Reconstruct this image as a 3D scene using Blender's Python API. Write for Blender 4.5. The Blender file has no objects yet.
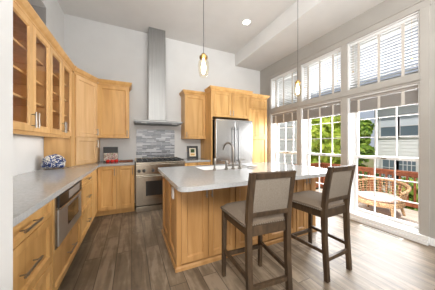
import bpy, bmesh, math, random
from mathutils import Vector, Matrix
R = math.radians
random.seed(7)
sc = bpy.context.scene
col = sc.collection

# ---------------------------------------------------------------- camera, sky, sun, area lights, exposure
CAM_H = 1.26
cam = bpy.data.cameras.new('camera'); cam.sensor_width = 36; cam.lens = 184 / 435 * 36
cam.shift_y = -1.2 / 435; cam.clip_start = 0.02; cam.clip_end = 300
co = bpy.data.objects.new('camera', cam); col.objects.link(co)
co.location = (0, 0, CAM_H); co.rotation_euler = (R(90), 0, R(-25)); sc.camera = co

world = bpy.data.worlds.new('sky'); sc.world = world; world.use_nodes = True
wn = world.node_tree.nodes; wl = world.node_tree.links
sky = wn.new('ShaderNodeTexSky'); sky.sky_type = 'HOSEK_WILKIE'
sky.sun_direction = Vector((-0.31, -0.37, 0.87)); sky.turbidity = 4.0; sky.ground_albedo = 0.5
whiten = wn.new('ShaderNodeMixRGB'); whiten.inputs[0].default_value = 0.65
whiten.inputs[2].default_value = (0.9, 0.98, 1.12, 1)
wl.new(sky.outputs[0], whiten.inputs[1]); wl.new(whiten.outputs[0], wn['Background'].inputs[0])
wn['Background'].inputs[1].default_value = 0.55

def lamp(name, kind, loc, energy, color=(1, 1, 1), aim=None, **kw):
    l = bpy.data.lights.new(name, kind); l.energy = energy; l.color = color
    for k, v in kw.items(): setattr(l, k, v)
    o = bpy.data.objects.new(name, l); col.objects.link(o); o.location = loc
    if aim is not None:
        o.rotation_euler = (Vector(aim) - Vector(loc)).to_track_quat('-Z', 'Y').to_euler()
    return o
lamp('sun', 'SUN', (-6.5, -7, 20), 3.9, (1, .97, .92), (0, 0, 2.6), angle=R(0.6))
# added fill lamps behind the camera, standing for no real window or fixture
lamp('rear_fill_light', 'AREA', (0.9, -3.3, 1.4), 62, (1, .99, .975), (1.1, 4, 1.6), shape='RECTANGLE', size=3.8, size_y=1.8)
lamp('ceiling_bounce_fill', 'AREA', (1.0, -1.5, 1.7), 170, (1, .99, .98), (1.1, -1.2, 4), shape='DISK', size=2.8)  # added lamp aimed up, so the ceiling throws soft light back
lamp('left_fill_light', 'AREA', (-0.9, -1.6, 3.2), 115, (1, .98, .95), (-0.5, 1.5, 1.3), shape='DISK', size=1.2)  # added lamp, brightens the left wall end and the glass cabinets
# daylight through the window wall
for y in (1.49, 2.46, 3.42):
    lamp('window_daylight', 'AREA', (4.55, y, 1.6), 95, (.98, .99, 1), (1.2, y, 0.0), shape='RECTANGLE', size=0.95, size_y=1.4)
sc.view_settings.view_transform = 'Standard'; sc.view_settings.look = 'None'
sc.view_settings.gamma = 1; sc.view_settings.use_curve_mapping = False
sc.view_settings.exposure = 0.4
sc.cycles.max_bounces = 8; sc.cycles.diffuse_bounces = 4; sc.cycles.transparent_max_bounces = 24
sc.cycles.sample_clamp_indirect = 6

# ---------------------------------------------------------------- materials
def srgb(r, g, b):
    f = lambda c: ((c / 255 + .055) / 1.055) ** 2.4 if c > 10 else c / 255 / 12.92
    return (f(r), f(g), f(b), 1)
def mat(name, color, rough=.5, metal=0, spec=.5, **kw):
    m = bpy.data.materials.new(name); m.use_nodes = True
    b = m.node_tree.nodes['Principled BSDF']
    b.inputs['Base Color'].default_value = color; b.inputs['Roughness'].default_value = rough
    b.inputs['Metallic'].default_value = metal; b.inputs['Specular IOR Level'].default_value = spec
    for k, v in kw.items(): b.inputs[k.replace('_', ' ')].default_value = v
    return m
def ramp(nt, stops):
    r = nt.nodes.new('ShaderNodeValToRGB')
    while len(r.color_ramp.elements) < len(stops): r.color_ramp.elements.new(.5)
    for e, (p, c) in zip(r.color_ramp.elements, stops): e.position = p; e.color = c
    return r
def mapped(nt, scale, rnd=0):
    tc = nt.nodes.new('ShaderNodeTexCoord'); mp = nt.nodes.new('ShaderNodeMapping')
    mp.inputs['Scale'].default_value = scale
    if rnd:
        oi = nt.nodes.new('ShaderNodeObjectInfo'); ad = nt.nodes.new('ShaderNodeVectorMath'); ad.operation = 'ADD'
        ml = nt.nodes.new('ShaderNodeMath'); ml.operation = 'MULTIPLY'; ml.inputs[1].default_value = rnd
        nt.links.new(oi.outputs['Random'], ml.inputs[0]); nt.links.new(tc.outputs['Object'], ad.inputs[0])
        nt.links.new(ml.outputs[0], ad.inputs[1]); nt.links.new(ad.outputs[0], mp.inputs[0])
    else:
        nt.links.new(tc.outputs['Object'], mp.inputs[0])
    return mp
def wood(name, dark, mid, light, scale=(9, 9, .9), rough=.38, bump=.02, spec=.4):
    m = mat(name, mid, rough, spec=spec); nt = m.node_tree; b = nt.nodes['Principled BSDF']
    mp = mapped(nt, scale, 13)
    n = nt.nodes.new('ShaderNodeTexNoise'); n.inputs['Scale'].default_value = 1; n.inputs['Detail'].default_value = 6
    n.inputs['Distortion'].default_value = .8
    nt.links.new(mp.outputs[0], n.inputs[0])
    r = ramp(nt, [(.28, dark), (.5, mid), (.72, light)]); nt.links.new(n.outputs[0], r.inputs[0])
    oi = nt.nodes.new('ShaderNodeObjectInfo'); hs = nt.nodes.new('ShaderNodeHueSaturation')
    mr = nt.nodes.new('ShaderNodeMapRange'); mr.inputs[3].default_value = .9; mr.inputs[4].default_value = 1.08
    nt.links.new(oi.outputs['Random'], mr.inputs[0]); nt.links.new(mr.outputs[0], hs.inputs['Value'])
    nt.links.new(r.outputs[0], hs.inputs['Color']); nt.links.new(hs.outputs[0], b.inputs['Base Color'])
    return m
def noisy(name, c1, c2, scale, rough=.5, metal=0, bump=0, spec=.5):
    m = mat(name, c1, rough, metal, spec); nt = m.node_tree; b = nt.nodes['Principled BSDF']
    mp = mapped(nt, (1, 1, 1) if not isinstance(scale, tuple) else scale)
    n = nt.nodes.new('ShaderNodeTexNoise'); n.inputs['Scale'].default_value = 1 if isinstance(scale, tuple) else scale
    n.inputs['Detail'].default_value = 4; nt.links.new(mp.outputs[0], n.inputs[0])
    r = ramp(nt, [(.35, c1), (.65, c2)]); nt.links.new(n.outputs[0], r.inputs[0]); nt.links.new(r.outputs[0], b.inputs['Base Color'])
    if bump:
        bp = nt.nodes.new('ShaderNodeBump'); bp.inputs['Strength'].default_value = bump; bp.inputs['Distance'].default_value = .004
        nt.links.new(n.outputs[0], bp.inputs['Height']); nt.links.new(bp.outputs[0], b.inputs['Normal'])
    return m
def glass(name, tint=(1, 1, 1, 1), gloss=.06):
    m = bpy.data.materials.new(name); m.use_nodes = True; nt = m.node_tree; nt.nodes.clear()
    o = nt.nodes.new('ShaderNodeOutputMaterial'); mx = nt.nodes.new('ShaderNodeMixShader')
    t = nt.nodes.new('ShaderNodeBsdfTransparent'); g = nt.nodes.new('ShaderNodeBsdfGlossy')
    t.inputs[0].default_value = tint; g.inputs['Roughness'].default_value = .02
    f = nt.nodes.new('ShaderNodeFresnel'); f.inputs[0].default_value = 1.17
    ge = nt.nodes.new('ShaderNodeNewGeometry'); iv = nt.nodes.new('ShaderNodeMath'); iv.operation = 'SUBTRACT'; iv.inputs[0].default_value = 1
    ml = nt.nodes.new('ShaderNodeMath'); ml.operation = 'MULTIPLY'; nt.links.new(ge.outputs['Backfacing'], iv.inputs[1])
    nt.links.new(f.outputs[0], ml.inputs[0]); nt.links.new(iv.outputs[0], ml.inputs[1])
    nt.links.new(ml.outputs[0], mx.inputs[0]); nt.links.new(t.outputs[0], mx.inputs[1]); nt.links.new(g.outputs[0], mx.inputs[2])
    nt.links.new(mx.outputs[0], o.inputs[0]); return m
def emit(name, color, s):
    m = bpy.data.materials.new(name); m.use_nodes = True; b = m.node_tree.nodes['Principled BSDF']
    b.inputs['Base Color'].default_value = color; b.inputs['Emission Color'].default_value = color
    b.inputs['Emission Strength'].default_value = s; return m

M = {}
M['maple'] = wood('maple', srgb(200, 154, 98), srgb(215, 170, 112), srgb(226, 184, 128))
M['maple_window_lit'] = wood('maple_window_lit', srgb(212, 170, 120), srgb(224, 184, 134), srgb(232, 196, 150))  # maple with the window light on the angled doors put into its colour
M['maple_dark'] = wood('maple_inside', srgb(204, 156, 100), srgb(220, 174, 116), srgb(230, 188, 132))
M['alder'] = wood('honey_alder', srgb(186, 140, 82), srgb(209, 164, 102), srgb(221, 179, 119))
M['island_wood'] = wood('island_maple', srgb(152, 110, 64), srgb(172, 128, 78), srgb(188, 146, 96))
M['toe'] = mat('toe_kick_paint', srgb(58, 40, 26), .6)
M['stool_wood'] = wood('weathered_oak', srgb(46, 34, 23), srgb(64, 49, 34), srgb(84, 66, 47), (18, 18, 5), .5)
M['wall'] = noisy('wall_paint', srgb(208, 208, 207), srgb(212, 212, 211), 3, .85, spec=.2)
M['ceil'] = noisy('ceiling_paint', srgb(214, 213, 211), srgb(218, 217, 215), 3, .9, spec=.2)
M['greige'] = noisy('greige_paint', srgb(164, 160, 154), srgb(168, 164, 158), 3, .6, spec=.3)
M['white'] = mat('white_paint', srgb(220, 220, 219), .45)
M['niche'] = mat('niche_grey', srgb(150, 147, 145), .8)  # greyer than the wall, for the recess back and end face
M['quartz'] = noisy('grey_quartz', srgb(164, 165, 165), srgb(176, 177, 177), 60, .12, spec=.5)
M['steel'] = noisy('brushed_steel', (.47, .46, .45, 1), (.54, .53, .52, 1), (1.5, 220, 1.5), .2, 1)
M['steel_v'] = noisy('brushed_steel_upright', (.42, .42, .42, 1), (.52, .52, .515, 1), (120, 120, 1.2), .24, 1)
M['steel_chimney'] = noisy('brushed_steel_chimney', (.27, .27, .265, 1), (.33, .33, .325, 1), (120, 120, 1.2), .45, 1)
M['steel_warm_reflect'] = noisy('brushed_steel_warm_reflect', (.36, .31, .245, 1), (.44, .385, .31, 1), (1.5, 220, 1.5), .22, 1)  # warm reflections tinted into the steel colour
M['steel_satin'] = mat('satin_steel', (.62, .61, .60, 1), .5, 1)
M['steel_dark'] = mat('dark_steel', (.09, .09, .09, 1), .35, 1)
M['nickel_dark'] = mat('dark_nickel', (.26, .24, .215, 1), .3, 1)
M['nickel'] = mat('brushed_nickel', (.33, .31, .28, 1), .32, 1)
M['black'] = mat('black_enamel', (.012, .012, .012, 1), .35)
M['dark_glass'] = mat('dark_glass', (.02, .018, .016, 1), .06)
M['glass'] = glass('window_glass')
M['cab_glass'] = glass('cabinet_glass', (.97, .96, .95, 1))
M['jar_glass'] = glass('pendant_glass', (.99, .97, .92, 1))
M['bulb'] = emit('lit_bulb', (1, .8, .5, 1), 14)
M['downlight'] = emit('lit_downlight', (1, .95, .85, 1), 12)
M['brass'] = mat('aged_brass', (.55, .36, .14, 1), .3, 1)
M['fabric'] = noisy('grey_beige_linen', srgb(116, 107, 96), srgb(130, 121, 110), 160, .9, bump=.4, spec=.2)
M['seat_fabric'] = noisy('taupe_linen', srgb(108, 95, 82), srgb(122, 109, 95), 160, .9, bump=.4, spec=.2)
M['red'] = mat('red_skin', (.55, .02, .015, 1), .2)
M['paper'] = mat('paper', srgb(225, 215, 195), .8)
M['slat'] = mat('blind_slat', srgb(196, 195, 192), .5, Transmission_Weight=0)
def slat_mat():
    nt = M['slat'].node_tree; b = nt.nodes['Principled BSDF']; o = nt.nodes['Material Output']
    t = nt.nodes.new('ShaderNodeBsdfTranslucent'); t.inputs[0].default_value = (.5, .5, .49, 1); mx = nt.nodes.new('ShaderNodeMixShader'); mx.inputs[0].default_value = .3
    nt.links.new(b.outputs[0], mx.inputs[1]); nt.links.new(t.outputs[0], mx.inputs[2]); nt.links.new(mx.outputs[0], o.inputs[0])
slat_mat()
M['tape'] = mat('blind_tape', srgb(196, 190, 182), .9)
M['slat_backlit'] = mat('backlit_blind_slat', srgb(150, 144, 138), .6)  # backlit shade of the raised slats put into their colour
M['cedar'] = wood('cedar_stain', srgb(112, 58, 34), srgb(140, 78, 48), srgb(158, 96, 62), (12, 12, 12), .6)
M['deck'] = None
M['wicker'] = None
M['trunk'] = noisy('bark', srgb(70, 55, 42), srgb(100, 82, 64), 14, .9)

# floor planks along Y
def plank_mat(name, c1, c2, c3, cm, width, length, rough, dirt=True):
    m = mat(name, c1, rough); nt = m.node_tree; b = nt.nodes['Principled BSDF']; b.inputs['Specular IOR Level'].default_value = .35
    tc = nt.nodes.new('ShaderNodeTexCoord'); mp = nt.nodes.new('ShaderNodeMapping'); mp.inputs['Rotation'].default_value = (0, 0, R(90))
    nt.links.new(tc.outputs['Object'], mp.inputs[0])
    br = nt.nodes.new('ShaderNodeTexBrick'); br.offset = .37; br.inputs['Scale'].default_value = 1
    br.inputs['Brick Width'].default_value = length; br.inputs['Row Height'].default_value = width
    br.inputs['Mortar Size'].default_value = .0035; br.inputs['Mortar Smooth'].default_value = .2
    br.inputs['Color1'].default_value = (0, 0, 0, 1); br.inputs['Color2'].default_value = (1, 1, 1, 1); br.inputs['Mortar'].default_value = (.5, .5, .5, 1)
    nt.links.new(mp.outputs[0], br.inputs[0])
    mp2 = nt.nodes.new('ShaderNodeMapping'); mp2.inputs['Scale'].default_value = (14, 1.6, 1)
    ad = nt.nodes.new('ShaderNodeVectorMath'); ad.operation = 'MULTIPLY_ADD'; ad.inputs[1].default_value = (3, 7, 0)
    nt.links.new(br.outputs['Color'], ad.inputs[0]); nt.links.new(tc.outputs['Object'], ad.inputs[2]); nt.links.new(ad.outputs[0], mp2.inputs[0])
    n = nt.nodes.new('ShaderNodeTexNoise'); n.inputs['Scale'].default_value = 1; n.inputs['Detail'].default_value = 7; n.inputs['Distortion'].default_value = 1.2
    nt.links.new(mp2.outputs[0], n.inputs[0])
    n2 = nt.nodes.new('ShaderNodeTexNoise'); n2.inputs['Scale'].default_value = 5; n2.inputs['Detail'].default_value = 5; n2.inputs['Roughness'].default_value = .65
    nt.links.new(tc.outputs['Object'], n2.inputs[0])
    m1 = nt.nodes.new('ShaderNodeMath'); m1.operation = 'MULTIPLY_ADD'; m1.inputs[1].default_value = .13
    nt.links.new(br.outputs['Color'], m1.inputs[0]); nt.links.new(n.outputs[0], m1.inputs[2])
    m2 = nt.nodes.new('ShaderNodeMath'); m2.operation = 'MULTIPLY_ADD'; m2.inputs[1].default_value = .55
    nt.links.new(n2.outputs[0], m2.inputs[0]); nt.links.new(m1.outputs[0], m2.inputs[2])
    r = ramp(nt, [(.56, c1), (.84, c2), (1.0, c3)]); nt.links.new(m2.outputs[0], r.inputs[0])
    mx = nt.nodes.new('ShaderNodeMixRGB'); mx.inputs[2].default_value = cm
    nt.links.new(br.outputs['Fac'], mx.inputs[0]); nt.links.new(r.outputs[0], mx.inputs[1]); nt.links.new(mx.outputs[0], b.inputs['Base Color'])
    bp = nt.nodes.new('ShaderNodeBump'); bp.inputs['Strength'].default_value = .35; bp.inputs['Distance'].default_value = .002
    nt.links.new(m1.outputs[0], bp.inputs['Height']); nt.links.new(bp.outputs[0], b.inputs['Normal'])
    return m
M['floor'] = plank_mat('wood_look_planks', srgb(88, 75, 61), srgb(112, 98, 81), srgb(136, 121, 103), srgb(72, 61, 50), .152, 1.2, .45)
M['deck'] = plank_mat('pale_deck_boards', srgb(190, 175, 160), srgb(205, 190, 175), srgb(215, 202, 190), srgb(150, 130, 112), .14, 3, .7)

def mosaic_mat():
    m = mat('strip_mosaic', srgb(130, 132, 136), .25); nt = m.node_tree; b = nt.nodes['Principled BSDF']
    tc = nt.nodes.new('ShaderNodeTexCoord'); sp = nt.nodes.new('ShaderNodeSeparateXYZ'); cb = nt.nodes.new('ShaderNodeCombineXYZ')
    nt.links.new(tc.outputs['Object'], sp.inputs[0]); nt.links.new(sp.outputs[0], cb.inputs[0]); nt.links.new(sp.outputs[2], cb.inputs[1])
    br = nt.nodes.new('ShaderNodeTexBrick'); br.offset = .43; br.squash = .6; br.squash_frequency = 3; br.inputs['Scale'].default_value = 1
    br.inputs['Brick Width'].default_value = .2; br.inputs['Row Height'].default_value = .031; br.inputs['Mortar Size'].default_value = .003
    br.inputs['Color1'].default_value = (0, 0, 0, 1); br.inputs['Color2'].default_value = (1, 1, 1, 1); br.inputs['Mortar'].default_value = (.9, .9, .9, 1)
    nt.links.new(cb.outputs[0], br.inputs[0])
    r = ramp(nt, [(0, srgb(52, 56, 64)), (.3, srgb(88, 92, 101)), (.6, srgb(122, 126, 133)), (.85, srgb(186, 188, 192))])
    nt.links.new(br.outputs['Color'], r.inputs[0]); nt.links.new(r.outputs[0], b.inputs['Base Color']); return m
M['mosaic'] = mosaic_mat()
def siding_mat():
    m = mat('white_lap_siding', srgb(240, 240, 238), .7); return m
M['siding'] = siding_mat()
M['siding_grey'] = mat('pale_grey_lap_siding', srgb(196, 198, 199), .7)
def weave_mat():
    m = mat('wicker_weave', srgb(176, 142, 104), .7); nt = m.node_tree; b = nt.nodes['Principled BSDF']
    mp = mapped(nt, (1, 1, 1)); ch = nt.nodes.new('ShaderNodeTexNoise'); ch.inputs['Scale'].default_value = 45
    nt.links.new(mp.outputs[0], ch.inputs[0])
    r = ramp(nt, [(.38, srgb(120, 88, 58)), (.55, srgb(184, 150, 110)), (.7, srgb(214, 184, 146))]); nt.links.new(ch.outputs[0], r.inputs[0])
    nt.links.new(r.outputs[0], b.inputs['Base Color']); return m
M['wicker'] = weave_mat()
def pattern_mat(name, stops, scale):
    m = mat(name, stops[0][1], .35); nt = m.node_tree; b = nt.nodes['Principled BSDF']
    mp = mapped(nt, (1, 1, 1)); v = nt.nodes.new('ShaderNodeTexNoise'); v.inputs['Scale'].default_value = scale; v.inputs['Distortion'].default_value = 2.5
    nt.links.new(mp.outputs[0], v.inputs[0]); r = ramp(nt, stops); r.color_ramp.interpolation = 'CONSTANT'
    nt.links.new(v.outputs[0], r.inputs[0]); nt.links.new(r.outputs[0], b.inputs['Base Color']); return m
M['bluewhite'] = pattern_mat('blue_white_print', [(0, srgb(20, 34, 84)), (.42, srgb(60, 84, 140)), (.49, srgb(226, 222, 206)), (.58, srgb(26, 40, 96)), (.66, srgb(214, 210, 190))], 13)
M['floral'] = pattern_mat('faded_floral_print', [(0, srgb(200, 166, 150)), (.46, srgb(222, 206, 194)), (.6, srgb(196, 150, 138))], 14)
M['food'] = pattern_mat('page_picture', [(0, srgb(40, 44, 50)), (.38, srgb(150, 40, 60)), (.46, srgb(225, 220, 205)), (.55, srgb(70, 92, 50)), (.63, srgb(200, 150, 110))], 26)
def leaf_mat(name, c1, c2, tr=.35):
    m = bpy.data.materials.new(name); m.use_nodes = True; nt = m.node_tree; b = nt.nodes['Principled BSDF']
    g = nt.nodes.new('ShaderNodeNewGeometry')
    r = ramp(nt, [(0, c1), (1, c2)]); nt.links.new(g.outputs['Random Per Island'], r.inputs[0])
    nt.links.new(r.outputs[0], b.inputs['Base Color']); b.inputs['Roughness'].default_value = .5
    o = nt.nodes['Material Output']; t = nt.nodes.new('ShaderNodeBsdfTranslucent'); mx = nt.nodes.new('ShaderNodeMixShader'); mx.inputs[0].default_value = tr
    nt.links.new(r.outputs[0], t.inputs[0]); nt.links.new(b.outputs[0], mx.inputs[1]); nt.links.new(t.outputs[0], mx.inputs[2]); nt.links.new(mx.outputs[0], o.inputs[0])
    return m
M['leaf_bright'] = leaf_mat('bright_leaf', srgb(130, 160, 44), srgb(214, 222, 96))
M['leaf_mid'] = leaf_mat('mid_leaf', srgb(84, 124, 40), srgb(170, 194, 78))
M['leaf_dark'] = leaf_mat('dark_leaf', srgb(36, 62, 24), srgb(84, 116, 46))
M['soil'] = noisy('soil', srgb(96, 96, 60), srgb(130, 124, 84), 3, .95)

# ---------------------------------------------------------------- mesh builder
def wloc(o):
    v = Vector((0, 0, 0))
    while o is not None: v += o.location; o = o.parent
    return v
class MB:
    def __init__(s, F=None): s.bm = bmesh.new(); s.F = F or Matrix.Identity(4)
    def add(s, verts, faces):
        vs = [s.bm.verts.new(s.F @ Vector(v)) for v in verts]
        fs = []
        for f in faces:
            try: fs.append(s.bm.faces.new([vs[i] for i in f]))
            except ValueError: pass
        return vs, fs
    def box(s, x0, x1, y0, y1, z0, z1, bev=0, taper=None):
        x0, x1 = sorted((x0, x1)); y0, y1 = sorted((y0, y1)); z0, z1 = sorted((z0, z1))
        V = [(x, y, z) for z in (z0, z1) for y in (y0, y1) for x in (x0, x1)]
        vs, fs = s.add(V, [(0, 2, 3, 1), (4, 5, 7, 6), (0, 1, 5, 4), (1, 3, 7, 5), (3, 2, 6, 7), (2, 0, 4, 6)])
        if bev:
            es = {e for f in fs for e in f.edges}
            bmesh.ops.bevel(s.bm, geom=list(es), offset=bev, segments=2, affect='EDGES', profile=.6)
        return s
    def prism(s, poly, z0, z1, bev=0):
        n = len(poly)
        vs, fs = s.add([(x, y, z0) for x, y in poly] + [(x, y, z1) for x, y in poly],
              [tuple(range(n))[::-1], tuple(range(n, 2 * n))] + [(i, (i + 1) % n, n + (i + 1) % n, n + i) for i in range(n)])
        if bev:
            es = [e for e in {e for f in fs[:2] for e in f.edges}]
            bmesh.ops.bevel(s.bm, geom=es, offset=bev, segments=2, affect='EDGES', profile=.6)
        return s
    def bar(s, p0, p1, w, d, w1=None, d1=None, bev=0):
        # box bar between two points, w along local x, d along local y (tapering to w1, d1)
        p0, p1 = Vector(p0), Vector(p1); w1 = w1 or w; d1 = d1 or d
        ax = (p1 - p0).normalized(); ux = Vector((1, 0, 0)) if abs(ax.x) < .9 else Vector((0, 1, 0))
        uy = ax.cross(ux).normalized(); ux = uy.cross(ax).normalized()
        V = []
        for p, a, b in ((p0, w, d), (p1, w1, d1)):
            for i, j in ((-1, -1), (1, -1), (1, 1), (-1, 1)): V.append(p + ux * i * a / 2 + uy * j * b / 2)
        vs, fs = s.add(V, [(3, 2, 1, 0), (4, 5, 6, 7)] + [(i, (i + 1) % 4, 4 + (i + 1) % 4, 4 + i) for i in range(4)])
        if bev:
            bmesh.ops.bevel(s.bm, geom=list({e for f in fs for e in f.edges}), offset=bev, segments=2, affect='EDGES', profile=.6)
        return s
    def tube(s, pts, r, seg=10, caps=True):
        pts = [Vector(p) for p in pts]; rs = r if isinstance(r, (list, tuple)) else [r] * len(pts)
        rings = []; prev = None
        for i, p in enumerate(pts):
            t = (pts[min(i + 1, len(pts) - 1)] - pts[max(i - 1, 0)]).normalized()
            if prev is None:
                u = t.cross(Vector((0, 0, 1)) if abs(t.z) < .9 else Vector((1, 0, 0))).normalized()
            else:
                u = (prev - t * prev.dot(t)).normalized()
            prev = u; w = t.cross(u)
            rings.append([p + (u * math.cos(a) + w * math.sin(a)) * rs[i] for a in [2 * math.pi * k / seg for k in range(seg)]])
        V = [v for rg in rings for v in rg]; F = []
        for i in range(len(pts) - 1):
            for k in range(seg):
                F.append((i * seg + k, i * seg + (k + 1) % seg, (i + 1) * seg + (k + 1) % seg, (i + 1) * seg + k))
        if caps: F += [tuple(range(seg))[::-1], tuple(range(len(V) - seg, len(V)))]
        s.add(V, F); return s
    def lathe(s, prof, c=(0, 0, 0), seg=20, caps=True):
        V = []; F = []; n = len(prof)
        for r, z in prof:
            for k in range(seg):
                a = 2 * math.pi * k / seg; V.append((c[0] + r * math.cos(a), c[1] + r * math.sin(a), c[2] + z))
        for i in range(n - 1):
            for k in range(seg):
                F.append((i * seg + k, i * seg + (k + 1) % seg, (i + 1) * seg + (k + 1) % seg, (i + 1) * seg + k))
        if caps: F += [tuple(range(seg))[::-1], tuple(range((n - 1) * seg, n * seg))]
        s.add(V, F); return s
    def sweep(s, path, prof):
        # path: 2D polyline, the profile's «out» goes to the right of travel; closed profile of (out, z)
        n = len(path); P = [Vector(p) for p in path]; V = []; m = len(prof)
        for i in range(n):
            d0 = (P[i] - P[i - 1]).normalized() if i > 0 else (P[1] - P[0]).normalized()
            d1 = (P[i + 1] - P[i]).normalized() if i < n - 1 else d0
            n0 = Vector((d0.y, -d0.x)); n1 = Vector((d1.y, -d1.x)); b = (n0 + n1).normalized(); k = 1 / max(.3, b.dot(n0))
            for o, z in prof: V.append((P[i].x + b.x * o * k, P[i].y + b.y * o * k, z))
        F = [tuple(range(m)), tuple(range((n - 1) * m, n * m))[::-1]]
        for i in range(n - 1):
            for k in range(m): F.append((i * m + k, (i + 1) * m + k, (i + 1) * m + (k + 1) % m, i * m + (k + 1) % m))
        s.add(V, F); return s
    def build(s, name, material, parent=None, smooth=False, norm=True):
        off = wloc(parent)
        if norm: bmesh.ops.recalc_face_normals(s.bm, faces=s.bm.faces)
        me = bpy.data.meshes.new(name); s.bm.to_mesh(me); s.bm.free()
        if off.length: me.transform(Matrix.Translation(-off))
        if smooth:
            for p in me.polygons: p.use_smooth = True
            try: me.set_sharp_from_angle(angle=R(40))
            except Exception: pass
        me.materials.append(M[material]); o = bpy.data.objects.new(name, me); col.objects.link(o); o.parent = parent
        return o
def tag(o, label=None, cat=None, group=None, kind=None):
    if label: o['label'] = label
    if cat: o['category'] = cat
    if group: o['group'] = group
    if kind: o['kind'] = kind
    return o
def thing(name, loc, label, cat, group=None):
    o = bpy.data.objects.new(name, None); col.objects.link(o); o.location = loc; o.empty_display_size = .1
    return tag(o, label, cat, group)
def center(o):
    # move a top-level mesh's origin to the middle of its base
    me = o.data; vs = [v.co for v in me.vertices]
    c = Vector(((min(v.x for v in vs) + max(v.x for v in vs)) / 2, (min(v.y for v in vs) + max(v.y for v in vs)) / 2, min(v.z for v in vs)))
    me.transform(Matrix.Translation(-c)); o.location = c; return o
def struct(name, mb, m, parent=None, label=None):
    o = mb.build(name, m, parent)
    if parent is None: o['kind'] = 'structure'
    return o
def frame(origin, u, n):
    u = Vector(u).normalized(); n = Vector(n).normalized()
    return Matrix(((u.x, n.x, 0, origin[0]), (u.y, n.y, 0, origin[1]), (0, 0, 1, 0), (0, 0, 0, 1)))
def rounded(poly, rads, seg=6):
    out = []; n = len(poly)
    for i in range(n):
        p = Vector(poly[i]); a = (Vector(poly[i - 1]) - p).normalized(); b = (Vector(poly[(i + 1) % n]) - p).normalized(); r = rads[i]
        if r <= 0: out.append(tuple(p)); continue
        p0 = p + a * r; p1 = p + b * r
        for k in range(seg + 1):
            t = k / seg; q = p0 * (1 - t) ** 2 + p * 2 * t * (1 - t) + p1 * t * t; out.append(tuple(q))
    return out

# ---------------------------------------------------------------- the setting
XL, YB, XR = -1.144, 4.32, 3.38
ZC, ZS = 3.69, 3.37
YN = -3.9           # rear wall of the room, behind the camera
struct('floor', MB().box(-3.2, XR + .3, YN - .1, YB + .1, -.12, 0), 'floor')
struct('ceiling', MB().box(-3.2, XR + .3, YN - .1, YB + .1, ZC, ZC + .15), 'ceil')
struct('ceiling_soffit', MB().box(2.54, XR + .28, YN, YB, ZS, ZC + .002), 'ceil')
# wall with the recess above the glass cabinets
struct('wall_left', MB().box(XL - .3, XL, .82, 2.2, 0, ZC).box(XL - .3, XL, 3.54, YB + .15, 0, ZC)
       .box(XL - .3, XL, 2.2, 3.54, 0, 2.25).box(XL - .3, XL, 2.2, 3.54, 3.27, ZC), 'wall')
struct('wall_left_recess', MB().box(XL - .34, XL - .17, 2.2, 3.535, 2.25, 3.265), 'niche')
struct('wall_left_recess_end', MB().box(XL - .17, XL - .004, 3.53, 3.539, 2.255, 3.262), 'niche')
struct('wall_back', MB().box(XL - .3, XR + .3, YB, YB + .15, 0, ZC), 'wall')
struct('wall_left_return', MB().box(-3.2, -.370, .74, .87, 0, ZC), 'wall')
struct('wall_rear', MB().box(-3.3, XR + .3, YN - .15, YN, 0, ZC), 'wall')
struct('wall_left_rear', MB().box(-3.35, -3.2, YN, .87, 0, ZC), 'wall')

WIN = [(2.99, 3.86), (2.03, 2.89), (1.05, 1.93)]     # the three window bays, Y ranges
TZ0, TZ1, LZ0, LZ1 = 2.18, 2.99, .10, 2.05
w = MB()
XO = XR + .26
w.box(XR, XO, YN, WIN[2][0], 0, ZC); w.box(XR, XO, WIN[0][1], YB + .1, 0, ZC)
w.box(XR, XO, WIN[2][1], WIN[1][0], 0, TZ1); w.box(XR, XO, WIN[1][1], WIN[0][0], 0, TZ1)
w.box(XR, XO, WIN[2][0], WIN[0][1], TZ1, ZC); 
for a, b in WIN:
    w.box(XR, XO, a, b, LZ1, TZ0); w.box(XR, XO, a, b, 0, LZ0 - .03)
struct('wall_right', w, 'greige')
# casing boards round the bays
y0, y1 = WIN[2][0], WIN[0][1]
t = MB()
t.box(XR - .02, XR, y0 - .10, y1 + .07, TZ1, TZ1 + .09, .003).box(XR - .035, XR, y0 - .11, y1 + .08, TZ1 + .09, TZ1 + .115, .004)
t.box(XR - .02, XR, y0 - .09, y0, 0.09, TZ1, .003).box(XR - .02, XR, y1, y1 + .07, 0.09, TZ1, .003)
t.box(XR - .018, XR, WIN[2][1], WIN[1][0], 0.09, TZ1, .003).box(XR - .018, XR, WIN[1][1], WIN[0][0], 0.09, TZ1, .003)
t.box(XR - .02, XR, y0, y1, LZ1, TZ0, .003).box(XR - .045, XR - .02, y0 - .02, y1 + .01, LZ1 + .03, LZ1 + .055, .004)
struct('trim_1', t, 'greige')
bp = [(0, 0), (.016, 0), (.016, .075), (.008, .09), (0, .09)]
struct('baseboard_right', MB().sweep([(XR, y0 - .09), (XR, YN)][::-1], [(-o, z) for o, z in bp]).sweep([(XR, YB), (XR, y1 + .07)][::-1], [(-o, z) for o, z in bp]), 'white')
struct('trim_2', MB().box(XR - .075, XR, y0 - .09, y1 + .07, 0, .045, .006).box(XR - .05, XR, y0 - .09, y1 + .07, .045, .10, .006), 'white')
struct('baseboard_back', MB().box(3.2, XR - .02, YB - .016, YB, 0, .09), 'white')

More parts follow.
